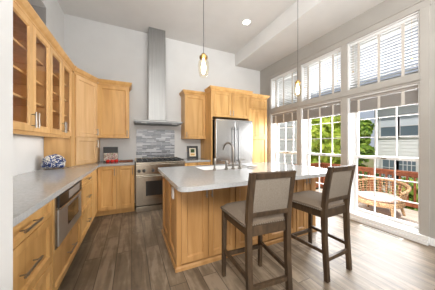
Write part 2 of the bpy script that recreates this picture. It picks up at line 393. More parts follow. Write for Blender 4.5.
def bay(n, a, b, z0, z1, tall):
    XF = XR + .15
    f = MB()                                           # jamb liner
    f.box(XR + .002, XO, a, a + .018, z0, z1).box(XR + .002, XO, b - .018, b, z0, z1)
    f.box(XR + .002, XO, a + .018, b - .018, z1 - .018, z1); f.box(XR + .002, XO + .03, a + .018, b - .018, z0 - .03, z0 + .005)
    root = struct('window_%d' % n, f, 'white')
    a += .018; b -= .018; z1 -= .018; z0 += .005
    def sash(x0, x1, s0, s1, rows, cols, st=.045):
        q = MB()
        q.box(x0, x1, a, a + st, s0, s1, .003).box(x0, x1, b - st, b, s0, s1, .003)
        q.box(x0, x1, a + st, b - st, s0, s0 + st, .002).box(x0, x1, a + st, b - st, s1 - st, s1, .002)
        q.build('sash', 'white', root)
        ga, gb, gz0, gz1 = a + st, b - st, s0 + st, s1 - st; xm = (x0 + x1) / 2
        g = MB()
        for k in range(1, cols):
            y = ga + (gb - ga) * k / cols; g.box(xm - .011, xm + .011, y - .0065, y + .0065, gz0, gz1)
        for k in range(1, rows):
            z = gz0 + (gz1 - gz0) * k / rows; g.box(xm - .0105, xm + .0105, ga, gb, z - .0065, z + .0065)
        if rows * cols > 1: g.build('muntin', 'white', root)
        MB().box(xm - .003, xm + .003, ga - .01, gb + .01, gz0 - .01, gz1 + .01).build('glass_pane', 'glass', root)
    if tall:
        sash(XF + .045, XF + .08, 1.015, z1, 3, 3); sash(XF, XF + .035, z0, 1.06, 3, 3)
        MB().box(XF - .02, XF, (a + b) / 2 - .03, (a + b) / 2 + .03, 1.03, 1.05, .004).build('latch', 'nickel', root)
    else:
        sash(XF + .03, XF + .065, z0, z1, 1, 1)
n = 1
for a, b in WIN: bay(n, a, b, LZ0, LZ1, True); n += 1
for a, b in WIN: bay(n, a, b, TZ0, TZ1, False); n += 1

# ---------------------------------------------------------------- cabinetry helpers
def pull(parent, F, a, z, length, vertical, out=.02):
    h = MB(F); r = .007; st = .032
    if vertical:
        h.tube([(a, out + st, z - length / 2), (a, out + st, z + length / 2)], r, 8)
        for q in (-.36, .36): h.tube([(a, out - .001, z + q * length), (a, out + st, z + q * length)], .0045, 8)
    else:
        h.tube([(a - length / 2, out + st, z), (a + length / 2, out + st, z)], r, 8)
        for q in (-.36, .36):
            h.tube([(a + q * length, out - .001, z), (a + q * length, out + st, z)], .0045, 8)
            h.tube([(a + q * length - .008, out + st, z), (a + q * length + .008, out + st, z)], .0085, 8)
    return h.build('handle', 'nickel', parent, True)
def shaker(name, parent, F, a0, a1, z0, z1, m, st=.058, glass_door=False, th=.02):
    d = MB(F)
    d.box(a0, a0 + st, 0, th, z0, z1, .002).box(a1 - st, a1, 0, th, z0, z1, .002)
    d.box(a0 + st, a1 - st, 0, th, z0, z0 + st, .002).box(a0 + st, a1 - st, 0, th, z1 - st, z1, .002)
    if not glass_door:
        d.box(a0 + st - .004, a1 - st + .004, .001, .005, z0 + st - .004, z1 - st + .004)
    A0, A1, Z0, Z1, e = a0 + st, a1 - st, z0 + st, z1 - st, .011
    for q in ([(A0, Z0), (A1, Z0), (A1 - e, Z0 + e), (A0 + e, Z0 + e)], [(A1, Z0), (A1, Z1), (A1 - e, Z1 - e), (A1 - e, Z0 + e)],
              [(A1, Z1), (A0, Z1), (A0 + e, Z1 - e), (A1 - e, Z1 - e)], [(A0, Z1), (A0, Z0), (A0 + e, Z0 + e), (A0 + e, Z1 - e)]):
        d.add([(a, th - .001 if i < 2 else .0055, z) for i, (a, z) in enumerate(q)] + [(a, .0045, z) for a, z in q],
              [(0, 1, 2, 3), (7, 6, 5, 4), (0, 4, 5, 1), (1, 5, 6, 2), (2, 6, 7, 3), (3, 7, 4, 0)])
    o = d.build(name, m, parent)
    if glass_door:
        MB(F).box(a0 + st - .006, a1 - st + .006, .007, .011, z0 + st - .006, z1 - st + .006).build('glass_pane', 'cab_glass', o)
    return o
CROWN = [(0, 0), (.012, 0), (.012, .02), (.03, .035), (.05, .07), (.05, .085), (0, .085)]
def crown(parent, path, z, m):
    return MB().sweep(path, [(o, z + q) for o, q in CROWN]).build('crown_molding', m, parent)

G_GLASS = 'glass-front wall cabinets over the long counter'
# ---- glass wall cabinets along the left wall
FX = -.814
def glass_cab(ya, yb, label):
    t = thing('glass_cabinet', (XL, (ya + yb) / 2, 1.37), label, 'cabinet', G_GLASS)
    c = MB(); bx = FX - .02; z0, z1 = 1.37, 2.36
    c.box(XL + .004, bx, ya + .0005, ya + .018, z0, z1).box(XL + .004, bx, yb - .018, yb - .0005, z0, z1)
    c.box(XL + .004, bx, ya, yb, z0, z0 + .02).box(XL + .004, bx, ya, yb, z1 - .02, z1)
    c.box(XL + .004, XL + .012, ya, yb, z0, z1)
    ym = (ya + yb) / 2
    c.box(bx - .018, bx, ya, ya + .035, z0, z1).box(bx - .018, bx, yb - .035, yb, z0, z1).box(bx - .018, bx, ya, yb, z1 - .05, z1)
    c.build('body', 'maple_dark', t)
    for z in (1.665, 1.888, 2.11):
        MB().box(XL + .014, bx - .03, ya + .019, yb - .019, z - .009, z + .009).build('shelf', 'maple', t)
    F = frame((bx, ya, 0), (0, 1, 0), (1, 0, 0)); W = yb - ya
    d1 = shaker('door', t, F, .003, W / 2 - .0015, z0 + .002, z1 - .003, 'maple', .058, True)
    d2 = shaker('door', t, F, W / 2 + .0015, W - .003, z0 + .002, z1 - .003, 'maple', .058, True)
    pull(d1, F, W / 2 - .03, 1.475, .14, True); pull(d2, F, W / 2 + .03, 1.475, .14, True)
    MB().box(bx - .05, bx - .004, ya, yb, z0 - .03, z0).build('light_rail', 'maple', t)
    lamp('under_cabinet_light', 'AREA', (bx - .16, (ya + yb) / 2, z0 - .012), .7, (1, .97, .92), (bx - .16, (ya + yb) / 2, 0), shape='RECTANGLE', size=.12, size_y=.7)
    crown(t, [(bx + .012, yb), (bx + .012, ya)][::-1], z1 - .012, 'maple')
    return t
g1 = glass_cab(1.83, 2.63, 'honey maple glass-door wall cabinet beside the white wall corner, nearest the viewer')
g2 = glass_cab(2.63, 3.43, 'honey maple glass-door wall cabinet adjoining the angled corner cabinet')
MB().lathe([(.028, 0), (.03, .006), (.03, .02), (.02, .024)], (FX - .12, 2.72, 1.345), 14).build('puck_light', 'nickel', g2, True)

# ---- angled corner cabinet down to the counter
cc = thing('corner_cabinet', (-.9, 4.0, .914), 'tall angled maple corner cabinet standing on the counter, two stacked doors', 'cabinet')
PA, PB = Vector((FX, 3.52)), Vector((-.575, 3.99))
poly = [(XL + .004, 3.435), (FX - .012, 3.435), (FX, 3.50), (PA.x, PA.y), (PB.x, PB.y), (PB.x, YB - .004), (XL + .004, YB - .004)]
MB().prism(poly, .916, 2.37).build('body', 'maple', cc)
dv = (PB - PA).normalized(); nv = Vector((dv.y, -dv.x)); Fd = frame((PA.x, PA.y), dv, nv); L = (PB - PA).length
d = shaker('door', cc, Fd, .025, L - .02, 1.375, 2.345, 'maple_window_lit'); pull(d, Fd, L - .05, 1.47, .12, True)
d = shaker('door', cc, Fd, .025, L - .02, .935, 1.367, 'maple_window_lit'); pull(d, Fd, L - .05, 1.26, .14, True)
crown(cc, [(PA.x, PA.y - .08), tuple(PA), tuple(PB)], 2.36, 'maple')

# ---- back wall cabinets
def wall_cab(x0, x1, label, hinge, z0=1.37, z1=2.37):
    t = thing('wall_cabinet', ((x0 + x1) / 2, YB, z0), label, 'cabinet', 'solid-door wall cabinets either side of the range hood')
    MB().box(x0, x1, 3.99, YB - .004, z0, z1, .002).build('body', 'alder', t)
    F = frame((x0, 3.99), (1, 0, 0), (0, -1, 0)); W = x1 - x0
    d = shaker('door', t, F, .004, W - .004, z0 + .004, z1 - .025, 'alder')
    pull(d, F, W - .035 if hinge == 'L' else .035, z0 + .09, .12, True)
    crown(t, [(x0, YB - .01), (x0, 3.985), (x1, 3.985)] if hinge != 'L' else [(x0 + .02, 3.985), (x1, 3.985), (x1, YB - .01)], z1 - .01, 'alder')
    return t
wall_cab(-.572, -.045, 'solid-door maple wall cabinet above the cookbook, left of the range hood', 'L')
wall_cab(1.06, 1.547, 'solid-door maple wall cabinet above the framed picture, right of the range hood', 'R')

# ---- base cabinets
BF = -.53         # outer face of the left run's fronts
FB = frame((BF - .02, 0), (0, 1, 0), (1, 0, 0))
DZ = [(.738, .868), (.405, .731), (.105, .398)]
def base_body(t, x0, x1, y0, y1, m='alder', z0=.1, z1=.874): return MB().box(x0, x1, y0, y1, z0, z1).build('body', m, t)
def drawer_bank(ya, yb, label):
    t = thing('drawer_cabinet', ((XL + BF) / 2, (ya + yb) / 2, 0), label, 'cabinet', 'three-drawer base cabinets in the long run')
    base_body(t, XL + .01, BF - .02, ya, yb)
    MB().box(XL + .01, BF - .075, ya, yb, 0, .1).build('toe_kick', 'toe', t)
    for z0, z1 in DZ:
        dr = shaker('drawer', t, FB, ya + .003, yb - .003, z0, z1, 'alder', .05 if z1 - z0 > .2 else .032)
        pull(dr, FB, (ya + yb) / 2, (z0 + z1) / 2 + (.0 if z1 - z0 < .2 else .0), .2 if yb - ya > .7 else .13, False)
    return t
drawer_bank(1.02, 1.745, 'three-drawer maple base cabinet beside the white wall corner, before the microwave')
t = thing('microwave_cabinet', ((XL + BF) / 2, 2.17, 0), 'maple base cabinet framing the microwave, one deep drawer below it', 'cabinet')
b = MB(); b.box(XL + .01, BF - .02, 1.747, 2.59, .1, .44).box(XL + .01, BF - .02, 1.747, 1.775, .44, .874).box(XL + .01, BF - .02, 2.562, 2.59, .44, .874).box(XL + .01, XL + .03, 1.775, 2.562, .44, .874)
b.box(BF - .021, BF, 1.75, 1.785, .44, .868).box(BF - .021, BF, 2.552, 2.588, .44, .868).box(BF - .4, BF, 1.775, 2.562, .864, .874)
b.build('body', 'alder', t)
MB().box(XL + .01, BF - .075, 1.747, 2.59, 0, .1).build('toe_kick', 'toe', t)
dr = shaker('drawer', t, FB, 1.75, 2.587, .105, .432, 'alder', .05); pull(dr, FB, 2.17, .27, .2, False)
mw = thing('microwave', ((XL + BF) / 2, 2.17, .44), 'stainless drawer microwave built into the base cabinets under the counter', 'microwave')
MB().box(XL + .1, BF - .01, 1.79, 2.547, .446, .858).build('body', 'steel_dark', mw)
MB().box(BF - .01, BF + .012, 1.835, 2.547, .452, .735, .003).build('door', 'steel_satin', mw)
MB().box(BF + .010, BF + .014, 2.06, 2.42, .535, .70, .001).build('door_window', 'dark_glass', mw)
MB().box(BF - .012, BF + .016, 1.835, 2.547, .752, .852, .004).build('control_panel', 'steel_dark', mw)
MB().box(BF + .0155, BF + .018, 2.08, 2.44, .768, .838, .0005).build('display', 'steel_satin', mw)
MB().box(BF - .012, BF + .006, 1.787, 1.833, .452, .852, .002).build('side_trim', 'steel_warm_reflect', mw)
MB().box(BF + .004, BF + .02, 1.85, 2.53, .737, .75, .003).build('handle', 'steel_warm_reflect', mw)
drawer_bank(2.592, 3.275, 'three-drawer maple base cabinet between the microwave and the inside corner')
# corner + back run left of the range
YF = 3.70
t = thing('base_cabinet', (-.5, 4.0, 0), 'two-door maple base cabinet under the cookbook, left of the range', 'cabinet', 'base cabinets on the back wall')
MB().prism([(XL + .01, 3.277), (BF - .02, 3.277), (BF - .02, YF + .02), (.048, YF + .02), (.048, YB - .004), (XL + .01, YB - .004)], .1, .874).build('body', 'alder', t)
MB().prism([(XL + .01, 3.277), (BF - .075, 3.277), (BF - .075, YF + .075), (.048, YF + .075), (.048, YB - .004), (XL + .01, YB - .004)], 0, .1).build('toe_kick', 'alder', t)
MB().box(BF - .02, BF - .002, 3.279, YF + .015, .105, .868).build('filler_panel', 'alder', t)
Fk = frame((0, YF + .02), (1, 0, 0), (0, -1, 0))
d = shaker('door', t, Fk, -.525, -.245, .105, .868, 'alder'); pull(d, Fk, -.275, .77, .13, True)
d = shaker('door', t, Fk, -.238, .045, .105, .868, 'alder'); pull(d, Fk, .012, .77, .13, True)
t = thing('base_cabinet', (1.26, 4.0, 0), 'maple base cabinet under the framed picture, right of the range', 'cabinet', 'base cabinets on the back wall')
base_body(t, .982, 1.545, YF + .02, YB - .004); MB().box(.982, 1.545, YF + .075, YB - .004, 0, .1).build('toe_kick', 'alder', t)
dr = shaker('drawer', t, Fk, .985, 1.543, .738, .868, 'alder', .032); pull(dr, Fk, 1.264, .803, .13, False)
d = shaker('door', t, Fk, .985, 1.262, .105, .731, 'alder'); pull(d, Fk, 1.235, .64, .13, True)
d = shaker('door', t, Fk, 1.266, 1.543, .105, .731, 'alder'); pull(d, Fk, 1.293, .64, .13, True)
# worktops
CF = -.494
o = MB().prism([(XL + .002, .875), (CF, .875), (CF, YF - .035), (.05, YF - .035), (.05, YB - .002), (XL + .002, YB - .002)], .8745, .914, .004).build('countertop', 'quartz')
tag(center(o), 'long grey L-shaped countertop along the left wall to the range', 'countertop')
o = MB().prism([(.982, YF - .035), (1.545, YF - .035), (1.545, YB - .002), (.982, YB - .002)], .8745, .914, .004).build('countertop', 'quartz')
tag(center(o), 'short grey countertop between the range and the fridge', 'countertop')

# ---- fridge surround and pantry
t = thing('fridge_cabinet', (2.05, 4.0, 0), 'maple cabinet over the fridge with two short doors and a side panel', 'cabinet')
MB().box(1.55, 1.575, 3.63, YB - .004, 0, 2.43, .002).build('side_panel', 'alder', t)
MB().box(2.505 + .025, 2.545, 3.66, YB - .004, 0, 1.85, .002).build('side_panel', 'alder', t)
MB().box(1.575, 2.545, 3.65, YB - .004, 1.85, 2.43).build('body', 'alder', t)
Ff = frame((0, 3.65), (1, 0, 0), (0, -1, 0))
d = shaker('door', t, Ff, 1.585, 2.035, 1.855, 2.41, 'alder'); pull(d, Ff, 2.0, 1.945, .12, True)
d = shaker('door', t, Ff, 2.041, 2.51, 1.855, 2.41, 'alder'); pull(d, Ff, 2.076, 1.945, .12, True)
crown(t, [(1.55, 3.93), (1.55, 3.628), (2.545, 3.628), (2.545, 3.712)], 2.41, 'alder')
t = thing('pantry_cabinet', (2.85, 4.05, 0), 'tall maple pantry cabinet between the fridge and the windows', 'cabinet')
MB().box(2.548, 3.17, 3.77, YB - .004, .0, 2.43, .002).build('body', 'alder', t)
Fp = frame((0, 3.77), (1, 0, 0), (0, -1, 0))
shaker('door', t, Fp, 2.575, 3.145, 2.13, 2.40, 'alder', .05)
d = shaker('door', t, Fp, 2.575, 3.145, 1.44, 2.12, 'alder')
d = shaker('door', t, Fp, 2.575, 3.145, .105, 1.43, 'alder')
crown(t, [(2.55, 3.765), (3.17, 3.765), (3.17, YB - .01)], 2.41, 'alder')

# ---- fridge
t = thing('refrigerator', (2.06, 3.9, 0), 'stainless french-door refrigerator set into the maple cabinets', 'refrigerator')
MB().box(1.60, 2.52, 3.58, YB - .06, .02, 1.78, .004).build('body', 'steel_dark', t)
MB().box(1.601, 2.058, 3.50, 3.578, .74, 1.785, .008).build('door', 'steel_v', t)
MB().box(2.062, 2.519, 3.50, 3.578, .74, 1.785, .008).build('door', 'steel_v', t)
MB().box(1.601, 2.519, 3.50, 3.578, .09, .73, .008).build('freezer_drawer', 'steel_v', t)
for x in (2.015, 2.105):
    MB().tube([(x, 3.44, .86), (x, 3.44, 1.62)], .013, 10).tube([(x, 3.50, .90), (x, 3.44, .90)], .01, 8).tube([(x, 3.50, 1.58), (x, 3.44, 1.58)], .01, 8).build('handle', 'steel_dark', t, True)
MB().tube([(1.7, 3.44, .66), (2.42, 3.44, .66)], .013, 10).tube([(1.74, 3.5, .66), (1.74, 3.44, .66)], .01, 8).tube([(2.38, 3.5, .66), (2.38, 3.44, .66)], .01, 8).build('handle', 'steel', t, True)
MB().box(1.62, 2.5, 3.56, 3.6, 0, .085).build('toe_grille', 'black', t)

# ---- range
t = thing('range', (.515, 3.98, 0), 'stainless pro-style gas range under the hood', 'stove')
RX0, RX1, RY = .065, .967, 3.665
MB().box(RX0, RX1, RY, YB - .03, .12, .885).build('body', 'steel_warm_reflect', t)
MB().box(RX0, RX1, RY - .045, YB - .03, .885, .918, .004).build('cooktop', 'steel_warm_reflect', t)
MB().box(RX0, RX1, YB - .045, YB - .015, .918, .955, .003).build('back_guard', 'steel_warm_reflect', t)
MB().box(RX0, RX1, RY - .045, RY, .70, .885, .006).build('control_panel', 'steel_warm_reflect', t)
for k, x in enumerate((.12, .205, .36, .53, .67, .82, .91)):
    k_ = MB(Matrix.Translation((x, RY - .045, .765)) @ Matrix.Rotation(R(90), 4, 'X')); k_.lathe([(.03, 0), (.03, .006), (.022, .01), (.02, .035), (.015, .04)], seg=14)
    k_.build('knob', 'steel_dark', t, True)
d = MB().box(RX0 + .005, RX1 - .005, RY - .04, RY, .13, .685, .005).build('oven_door', 'steel_warm_reflect', t)
MB().box(RX0 + .12, RX1 - .12, RY - .043, RY - .038, .24, .62, .001).build('window_frame', 'steel_warm_reflect', d)
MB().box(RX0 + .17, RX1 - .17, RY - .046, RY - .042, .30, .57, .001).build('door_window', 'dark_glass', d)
MB().tube([(RX0 + .03, RY - .085, .66), (RX1 - .03, RY - .085, .66)], .013, 10).tube([(RX0 + .07, RY - .04, .66), (RX0 + .07, RY - .085, .66)], .011, 8).tube([(RX1 - .07, RY - .04, .66), (RX1 - .07, RY - .085, .66)], .011, 8).build('handle', 'steel_warm_reflect', d, True)
MB().box(RX0 + .005, RX1 - .005, RY - .03, RY + .1, .008, .105, .003).build('kick_panel', 'steel_warm_reflect', t)
for gx in (0, 1, 2):
    x0 = RX0 + .02 + gx * .289; x1 = x0 + .285; g = MB()
    for k in range(5):
        y = RY + .0 + k * .138; g.box(x0, x1, y, y + .014, .935, .953)
    for k in range(4):
        x = x0 + k * (.285 - .014) / 3; g.box(x, x + .014, RY, RY + .566, .9345, .9525)
    for x in (x0, x1 - .014):
        for y in (RY, RY + .552): g.box(x, x + .014, y, y + .014, .918, .936)
    for y in (RY + .15, RY + .43): g.lathe([(.05, 0), (.05, .01), (.03, .016)], ((x0 + x1) / 2, y, .9175), 14)
    g.build('grate', 'black', t)

# ---- hood
t = thing('range_hood', (.49, 4.1, 1.67), 'stainless chimney range hood above the gas range', 'range hood')
HX0, HX1 = .035, .97
MB().box(HX0 + .015, HX1 - .015, 3.815, YB - .006, 1.668, 1.694).build('underside', 'steel_dark', t)
b = MB(); b.box(HX0, HX1, 3.80, YB - .004, 1.694, 1.715, .004); b.build('canopy', 'steel_chimney', t)
b = MB(); V = [(HX0 + .02, 3.83, 1.716), (HX1 - .02, 3.83, 1.716), (HX1 - .02, YB - .006, 1.716), (HX0 + .02, YB - .006, 1.716), (.30, 4.045, 1.755), (.675, 4.045, 1.755), (.675, YB - .006, 1.755), (.30, YB - .006, 1.755)]
b.add(V, [(3, 2, 1, 0), (4, 5, 6, 7), (0, 1, 5, 4), (1, 2, 6, 5), (2, 3, 7, 6), (3, 0, 4, 7)]); b.build('hood_slope', 'steel_chimney', t)
MB().box(.315, .66, 4.055, YB - .004, 1.75, 3.40, .003).build('chimney', 'steel_chimney', t)
MB().box(.318, .657, 4.058, YB - .004, 3.40, ZC - .002, .002).build('chimney_cover', 'steel_chimney', t)
MB().box(HX0 + .06, .485, 3.85, YB - .06, 1.660, 1.668).build('filter', 'steel_dark', t)
MB().box(.525, HX1 - .06, 3.85, YB - .06, 1.660, 1.668).build('filter', 'steel_dark', t)
for x in (.22, .80): MB().box(x - .05, x + .05, 3.815, 3.845, 1.663, 1.668).build('hood_light', 'white', t)

o = MB().box(.085, .905, YB - .012, YB - .001, .957, 1.575).build('backsplash_panel', 'mosaic'); tag(center(o), 'grey strip mosaic tile panel on the wall behind the range', 'backsplash')

# ---------------------------------------------------------------- island
IX0, IX1, IY0, IY1 = .40, 2.41, 1.81, 2.72
t = thing('kitchen_island', ((IX0 + IX1) / 2, (IY0 + IY1) / 2, 0), 'maple kitchen island with cabinet doors facing the stools', 'island')
MB().box(IX0 + .02, IX1 - .02, IY0 + .02, IY1 - .02, .0, .655).box(IX0 + .02, IX1 - .02, IY0 + .02, 2.24, .655, .874).box(IX0 + .02, .85, 2.24, IY1 - .02, .655, .874).box(1.65, IX1 - .02, 2.24, IY1 - .02, .655, .874).build('body', 'island_wood', t)
for x in (IX0, IX1 - .05):
    MB().box(x, x + .05, IY0, IY0 + .05, .03, .874, .003).build('corner_post', 'island_wood', t)
Fi = frame((0, IY0 + .02), (1, 0, 0), (0, -1, 0))
for a0, a1, s in ((.452, .737, 1), (.741, 1.062, -1), (1.075, 1.545, 1), (1.549, 2.02, -1), (2.035, 2.215, 1), (2.219, 2.36, -1)):
    d = shaker('door', t, Fi, a0, a1, .06, .868, 'island_wood', .055 if a1 - a0 > .2 else .04)
    pull(d, Fi, a1 - .028 if s > 0 else a0 + .028, .765, .13, True)
Fl = frame((IX0 + .02, 0), (0, 1, 0), (-1, 0, 0))
for a0, a1 in ((IY0 + .052, 2.255), (2.265, IY1 - .002)):
    shaker('side_panel', t, Fl, a0, a1, .06, .868, 'island_wood', .07)
Fr = frame((IX1 - .02, 0), (0, 1, 0), (1, 0, 0))
for a0, a1 in ((IY0 + .052, 2.255), (2.265, IY1 - .002)):
    shaker('side_panel', t, Fr, a0, a1, .06, .868, 'island_wood', .07)
bm_ = [(0, 0), (.014, 0), (.014, .03), (.006, .042), (0, .045)]
MB().sweep([(IX0, IY1), (IX0, IY0), (IX1, IY0), (IX1, IY1)], [(-o if False else o, z) for o, z in bm_]).build('base_molding', 'island_wood', t)
ol = MB().box(IX0 - .006, IX0 + .012, 2.0 - .036, 2.0 + .036, .675, .79, .002).build('outlet', 'white', t); tag(ol, 'white outlet plate')
CX0, CX1, CY0, CY1 = .34, 2.45, 1.43, 2.80
SX0, SX1, SY0, SY1 = .86, 1.64, 2.25, 2.68
b = MB()
outer = rounded([(CX0, CY0), (CX1, CY0), (CX1, CY1), (CX0, CY1)], [.09, .09, .03, .03])
def ring_slab(outer, hole, z0, z1):
    bm = b.bm
    for z, flip in ((z0, 1), (z1, 0)):
        ov = [bm.verts.new((x, y, z)) for x, y in outer]; hv = [bm.verts.new((x, y, z)) for x, y in hole]
        es = [bm.edges.new((l[i], l[(i + 1) % len(l)])) for l in (ov, hv) for i in range(len(l))]
        bmesh.ops.triangle_fill(bm, use_beauty=True, use_dissolve=False, edges=es)
        if flip: lo = (ov, hv)
        else: hi = (ov, hv)
    for A, B in zip(lo, hi):
        for i in range(len(A)): bm.faces.new((A[i], A[(i + 1) % len(A)], B[(i + 1) % len(A)], B[i]))
ring_slab(outer, rounded([(SX0, SY0), (SX1, SY0), (SX1, SY1), (SX0, SY1)], [.05] * 4, 4), .8745, .914)
o = b.build('countertop', 'quartz'); tag(center(o), 'large grey island countertop with rounded corners and a sink cutout', 'countertop')
# sink
b = MB(); b.box(SX0 + .004, SX1 - .004, SY0 + .004, SY1 - .004, .68, .695).box(SX0 + .004, SX0 + .02, SY0 + .004, SY1 - .004, .69, .905).box(SX1 - .02, SX1 - .004, SY0 + .004, SY1 - .004, .69, .905)
b.box(SX0 + .004, SX1 - .004, SY0 + .004, SY0 + .02, .69, .905).box(SX0 + .004, SX1 - .004, SY1 - .02, SY1 - .004, .69, .905)
t = thing('sink', ((SX0 + SX1) / 2, (SY0 + SY1) / 2, .68), 'white undermount sink set into the island countertop', 'sink')
b.build('basin', 'white', t); MB().lathe([(.045, 0), (.045, .004), (.03, .006)], ((SX0 + SX1) / 2, SY0 + .2, .695), 16).build('drain', 'nickel', t, True)
# faucet
t = thing('faucet', (1.265, 2.20, .914), 'brushed nickel bridge faucet with a tall gooseneck spout at the sink', 'faucet')
fx, fy = 1.265, 2.20
pts = [(fx, fy, .95), (fx, fy, 1.13)] + [(fx - .03 * (1 - math.cos(a)), fy + .095 * (1 - math.cos(a)), 1.165 + .105 * math.sin(a)) for a in [math.pi * k / 12 for k in range(0, 11)]]
pts.append((pts[-1][0] - .004, pts[-1][1] + .012, pts[-1][2] - .04))
MB().tube(pts, .0125, 12).build('spout', 'nickel_dark', t, True)
MB().lathe([(.03, 0), (.03, .008), (.018, .02), (.016, .05), (.022, .06), (.022, .075), (.013, .085)], (fx, fy, .914), 16).build('spout_base', 'nickel_dark', t, True)
MB().tube([(fx - .105, fy, .965), (fx + .105, fy, .965)], .011, 10).build('bridge', 'nickel_dark', t, True)
for s in (-1, 1):
    x = fx + s * .105
    v = MB().lathe([(.03, 0), (.03, .008), (.017, .02), (.016, .08), (.02, .09), (.02, .11), (.012, .12)], (x, fy, .914), 14).build('valve', 'nickel_dark', t, True)
    MB().tube([(x, fy, 1.03), (x + s * .03, fy, 1.035), (x + s * .085, fy, 1.037)], [.010, .008, .006], 8).build('lever', 'nickel_dark', v, True)
sp = thing('side_sprayer', (.985, 2.20, .914), 'slim nickel side sprayer post standing left of the faucet', 'sprayer')
MB().lathe([(.027, 0), (.027, .008), (.015, .02), (.013, .06)], (.985, 2.2, .914), 14).build('holder', 'nickel_dark', sp, True)
MB().lathe([(.011, .058), (.015, .09), (.016, .14), (.012, .155)], (.985, 2.2, .914), 14).tube([(.985, 2.2, 1.06), (1.03, 2.2, 1.072)], .009, 8).build('spray_head', 'nickel_dark', sp, True)
# small nickel tray at the sink's far right
o = MB().tube([(1.50, 2.205, .922), (1.56, 2.215, .932), (1.66, 2.235, .93), (1.70, 2.245, .922)], [.006, .011, .012, .006], 8).build('brush', 'nickel_dark', None, True); tag(center(o), 'slim dark metal sink utensil lying on the island right of the faucet', 'utensil')

# ---------------------------------------------------------------- bar stools
def stool(loc, rz, label):
    t = thing('bar_stool', (0, 0, 0), label, 'bar stool', 'upholstered bar stools at the island')
    W, D, WR = .44, .46, .40; lw = .042
    for s in (-1, 1):
        x = s * (W / 2 - lw / 2)
        MB().bar((x, D / 2 - .022, .645), (x + s * .004, D / 2 - .012, 0), lw, .042, .032, .032, .003).build('leg', 'stool_wood', t)
        xr_ = s * (WR / 2 - lw / 2)
        b = MB()
        prof = [(-.235, 0, .034), (-.212, .35, .038), (-.205, .62, .044), (-.222, .82, .042), (-.268, 1.052, .034)]
        V = []; 
        for y, z, dd in prof:
            V += [(xr_ - lw / 2, y - dd / 2, z), (xr_ + lw / 2, y - dd / 2, z), (xr_ + lw / 2, y + dd / 2, z), (xr_ - lw / 2, y + dd / 2, z)]
        F = [(3, 2, 1, 0), (16, 17, 18, 19)]
        for i in range(4):
            for k in range(4): F.append((i * 4 + k, i * 4 + (k + 1) % 4, i * 4 + 4 + (k + 1) % 4, i * 4 + 4 + k))
        b.add(V, F); b.build('leg', 'stool_wood', t)
    xi = WR / 2 - lw; xf = W / 2 - lw
    def yb(z): return -.205 - (z - .62) * .135 - .01 * (z > 1)
    for z0, z1 in ((1.006, 1.05), (.715, .752)):
        zc = (z0 + z1) / 2
        MB(Matrix.Translation((0, yb(zc), zc)) @ Matrix.Rotation(R(9), 4, 'X')).box(-xi - .001, xi + .001, -.016, .016, -(z1 - z0) / 2, (z1 - z0) / 2, .003).build('back_rail', 'stool_wood', t)
    zc = .879
    MB(Matrix.Translation((0, yb(zc), zc)) @ Matrix.Rotation(R(9), 4, 'X')).box(-xi - .001, xi + .001, -.013, .02, -.133, .133, .008).build('backrest', 'fabric', t, True)
    ap = MB(); ap.box(-xf, xf, D / 2 - .038, D / 2 - .016, .565, .64, .002).box(-xi, xi, -.213, -.193, .565, .64, .002)
    for s in (-1, 1): ap.bar((s * (WR / 2 - .024), -.19, .6025), (s * (W / 2 - .024), D / 2 - .04, .6025), .022, .075, bev=.002)
    ap.build('seat_frame', 'stool_wood', t)
    # cushion: domed box
    b = MB(); nx, ny = 12, 12; V = []; F = []
    hw, y0_, y1_ = W / 2 + .012, -.20, D / 2 + .012
    for j in range(ny + 1):
        for i in range(nx + 1):
            u, v = i / nx * 2 - 1, j / ny * 2 - 1
            e = (1 - abs(u) ** 6) * (1 - abs(v) ** 6)
            sx = hw - .008 * abs(v) ** 8 - .01 * (1 - v) ; V.append((u * sx, y0_ + (y1_ - y0_) * (v + 1) / 2, .672 + .04 * e ** .6 - 0.006 * (u * u + v * v)))
    for j in range(ny):
        for i in range(nx):
            a = j * (nx + 1) + i; F.append((a, a + 1, a + nx + 2, a + nx + 1))
    rim = [i for i in range(nx + 1)] + [(j + 1) * (nx + 1) - 1 for j in range(1, ny + 1)] + [ny * (nx + 1) + i for i in range(nx - 1, -1, -1)] + [j * (nx + 1) for j in range(ny - 1, 0, -1)]
    base = len(V)
    for r_ in rim: V.append((V[r_][0], V[r_][1], .638))
    m = len(rim)
    for k in range(m): F.append((rim[k], rim[(k + 1) % m], base + (k + 1) % m, base + k))
    F.append(tuple(base + k for k in range(m)))
    b.add(V, F); b.build('seat', 'seat_fabric', t, True)
    def nails(pts):
        nb = MB()
        for x, y in pts: nb.lathe([(.0045, -.003), (.0045, .001), (.002, .003)], (x, y, .646), 6)
        nb.build('nailhead_trim', 'nickel', t)
    xs = [-hw + .012 + k * (2 * hw - .024) / 21 for k in range(22)]; ys = [y0_ + .012 + k * (y1_ - y0_ - .024) / 21 for k in range(22)]
    nails([(x, y1_ + .001) for x in xs]); nails([(x, y0_ - .001) for x in xs if abs(x) < xi])
    for q in (-1, 1): nails([(q * (hw + .001 - .01 * (1 - (2 * (y - y0_) / (y1_ - y0_) - 1))), y) for y in ys])
    sx_ = W / 2 - lw / 2
    MB().box(-sx_ + .012, sx_ - .012, D / 2 - .03, D / 2 - .004, .19, .225, .003).build('stretcher', 'stool_wood', t)
    MB().box(-WR / 2 + .032, WR / 2 - .032, -.234, -.208, .17, .205, .003).build('stretcher', 'stool_wood', t)
    for s in (-1, 1):
        MB().bar((s * (WR / 2 - lw / 2), -.205, .25), (s * sx_, D / 2 - .03, .25), .022, .033, bev=.003).build('stretcher', 'stool_wood', t)
    t.location = loc; t.rotation_euler = (0, 0, rz); return t
stool((.982, 1.335, 0), R(-4.5), 'grey upholstered wooden bar stool at the middle of the island, nearer of the two')
stool((1.795, 1.345, 0), R(2.0), 'grey upholstered wooden bar stool at the window end of the island')

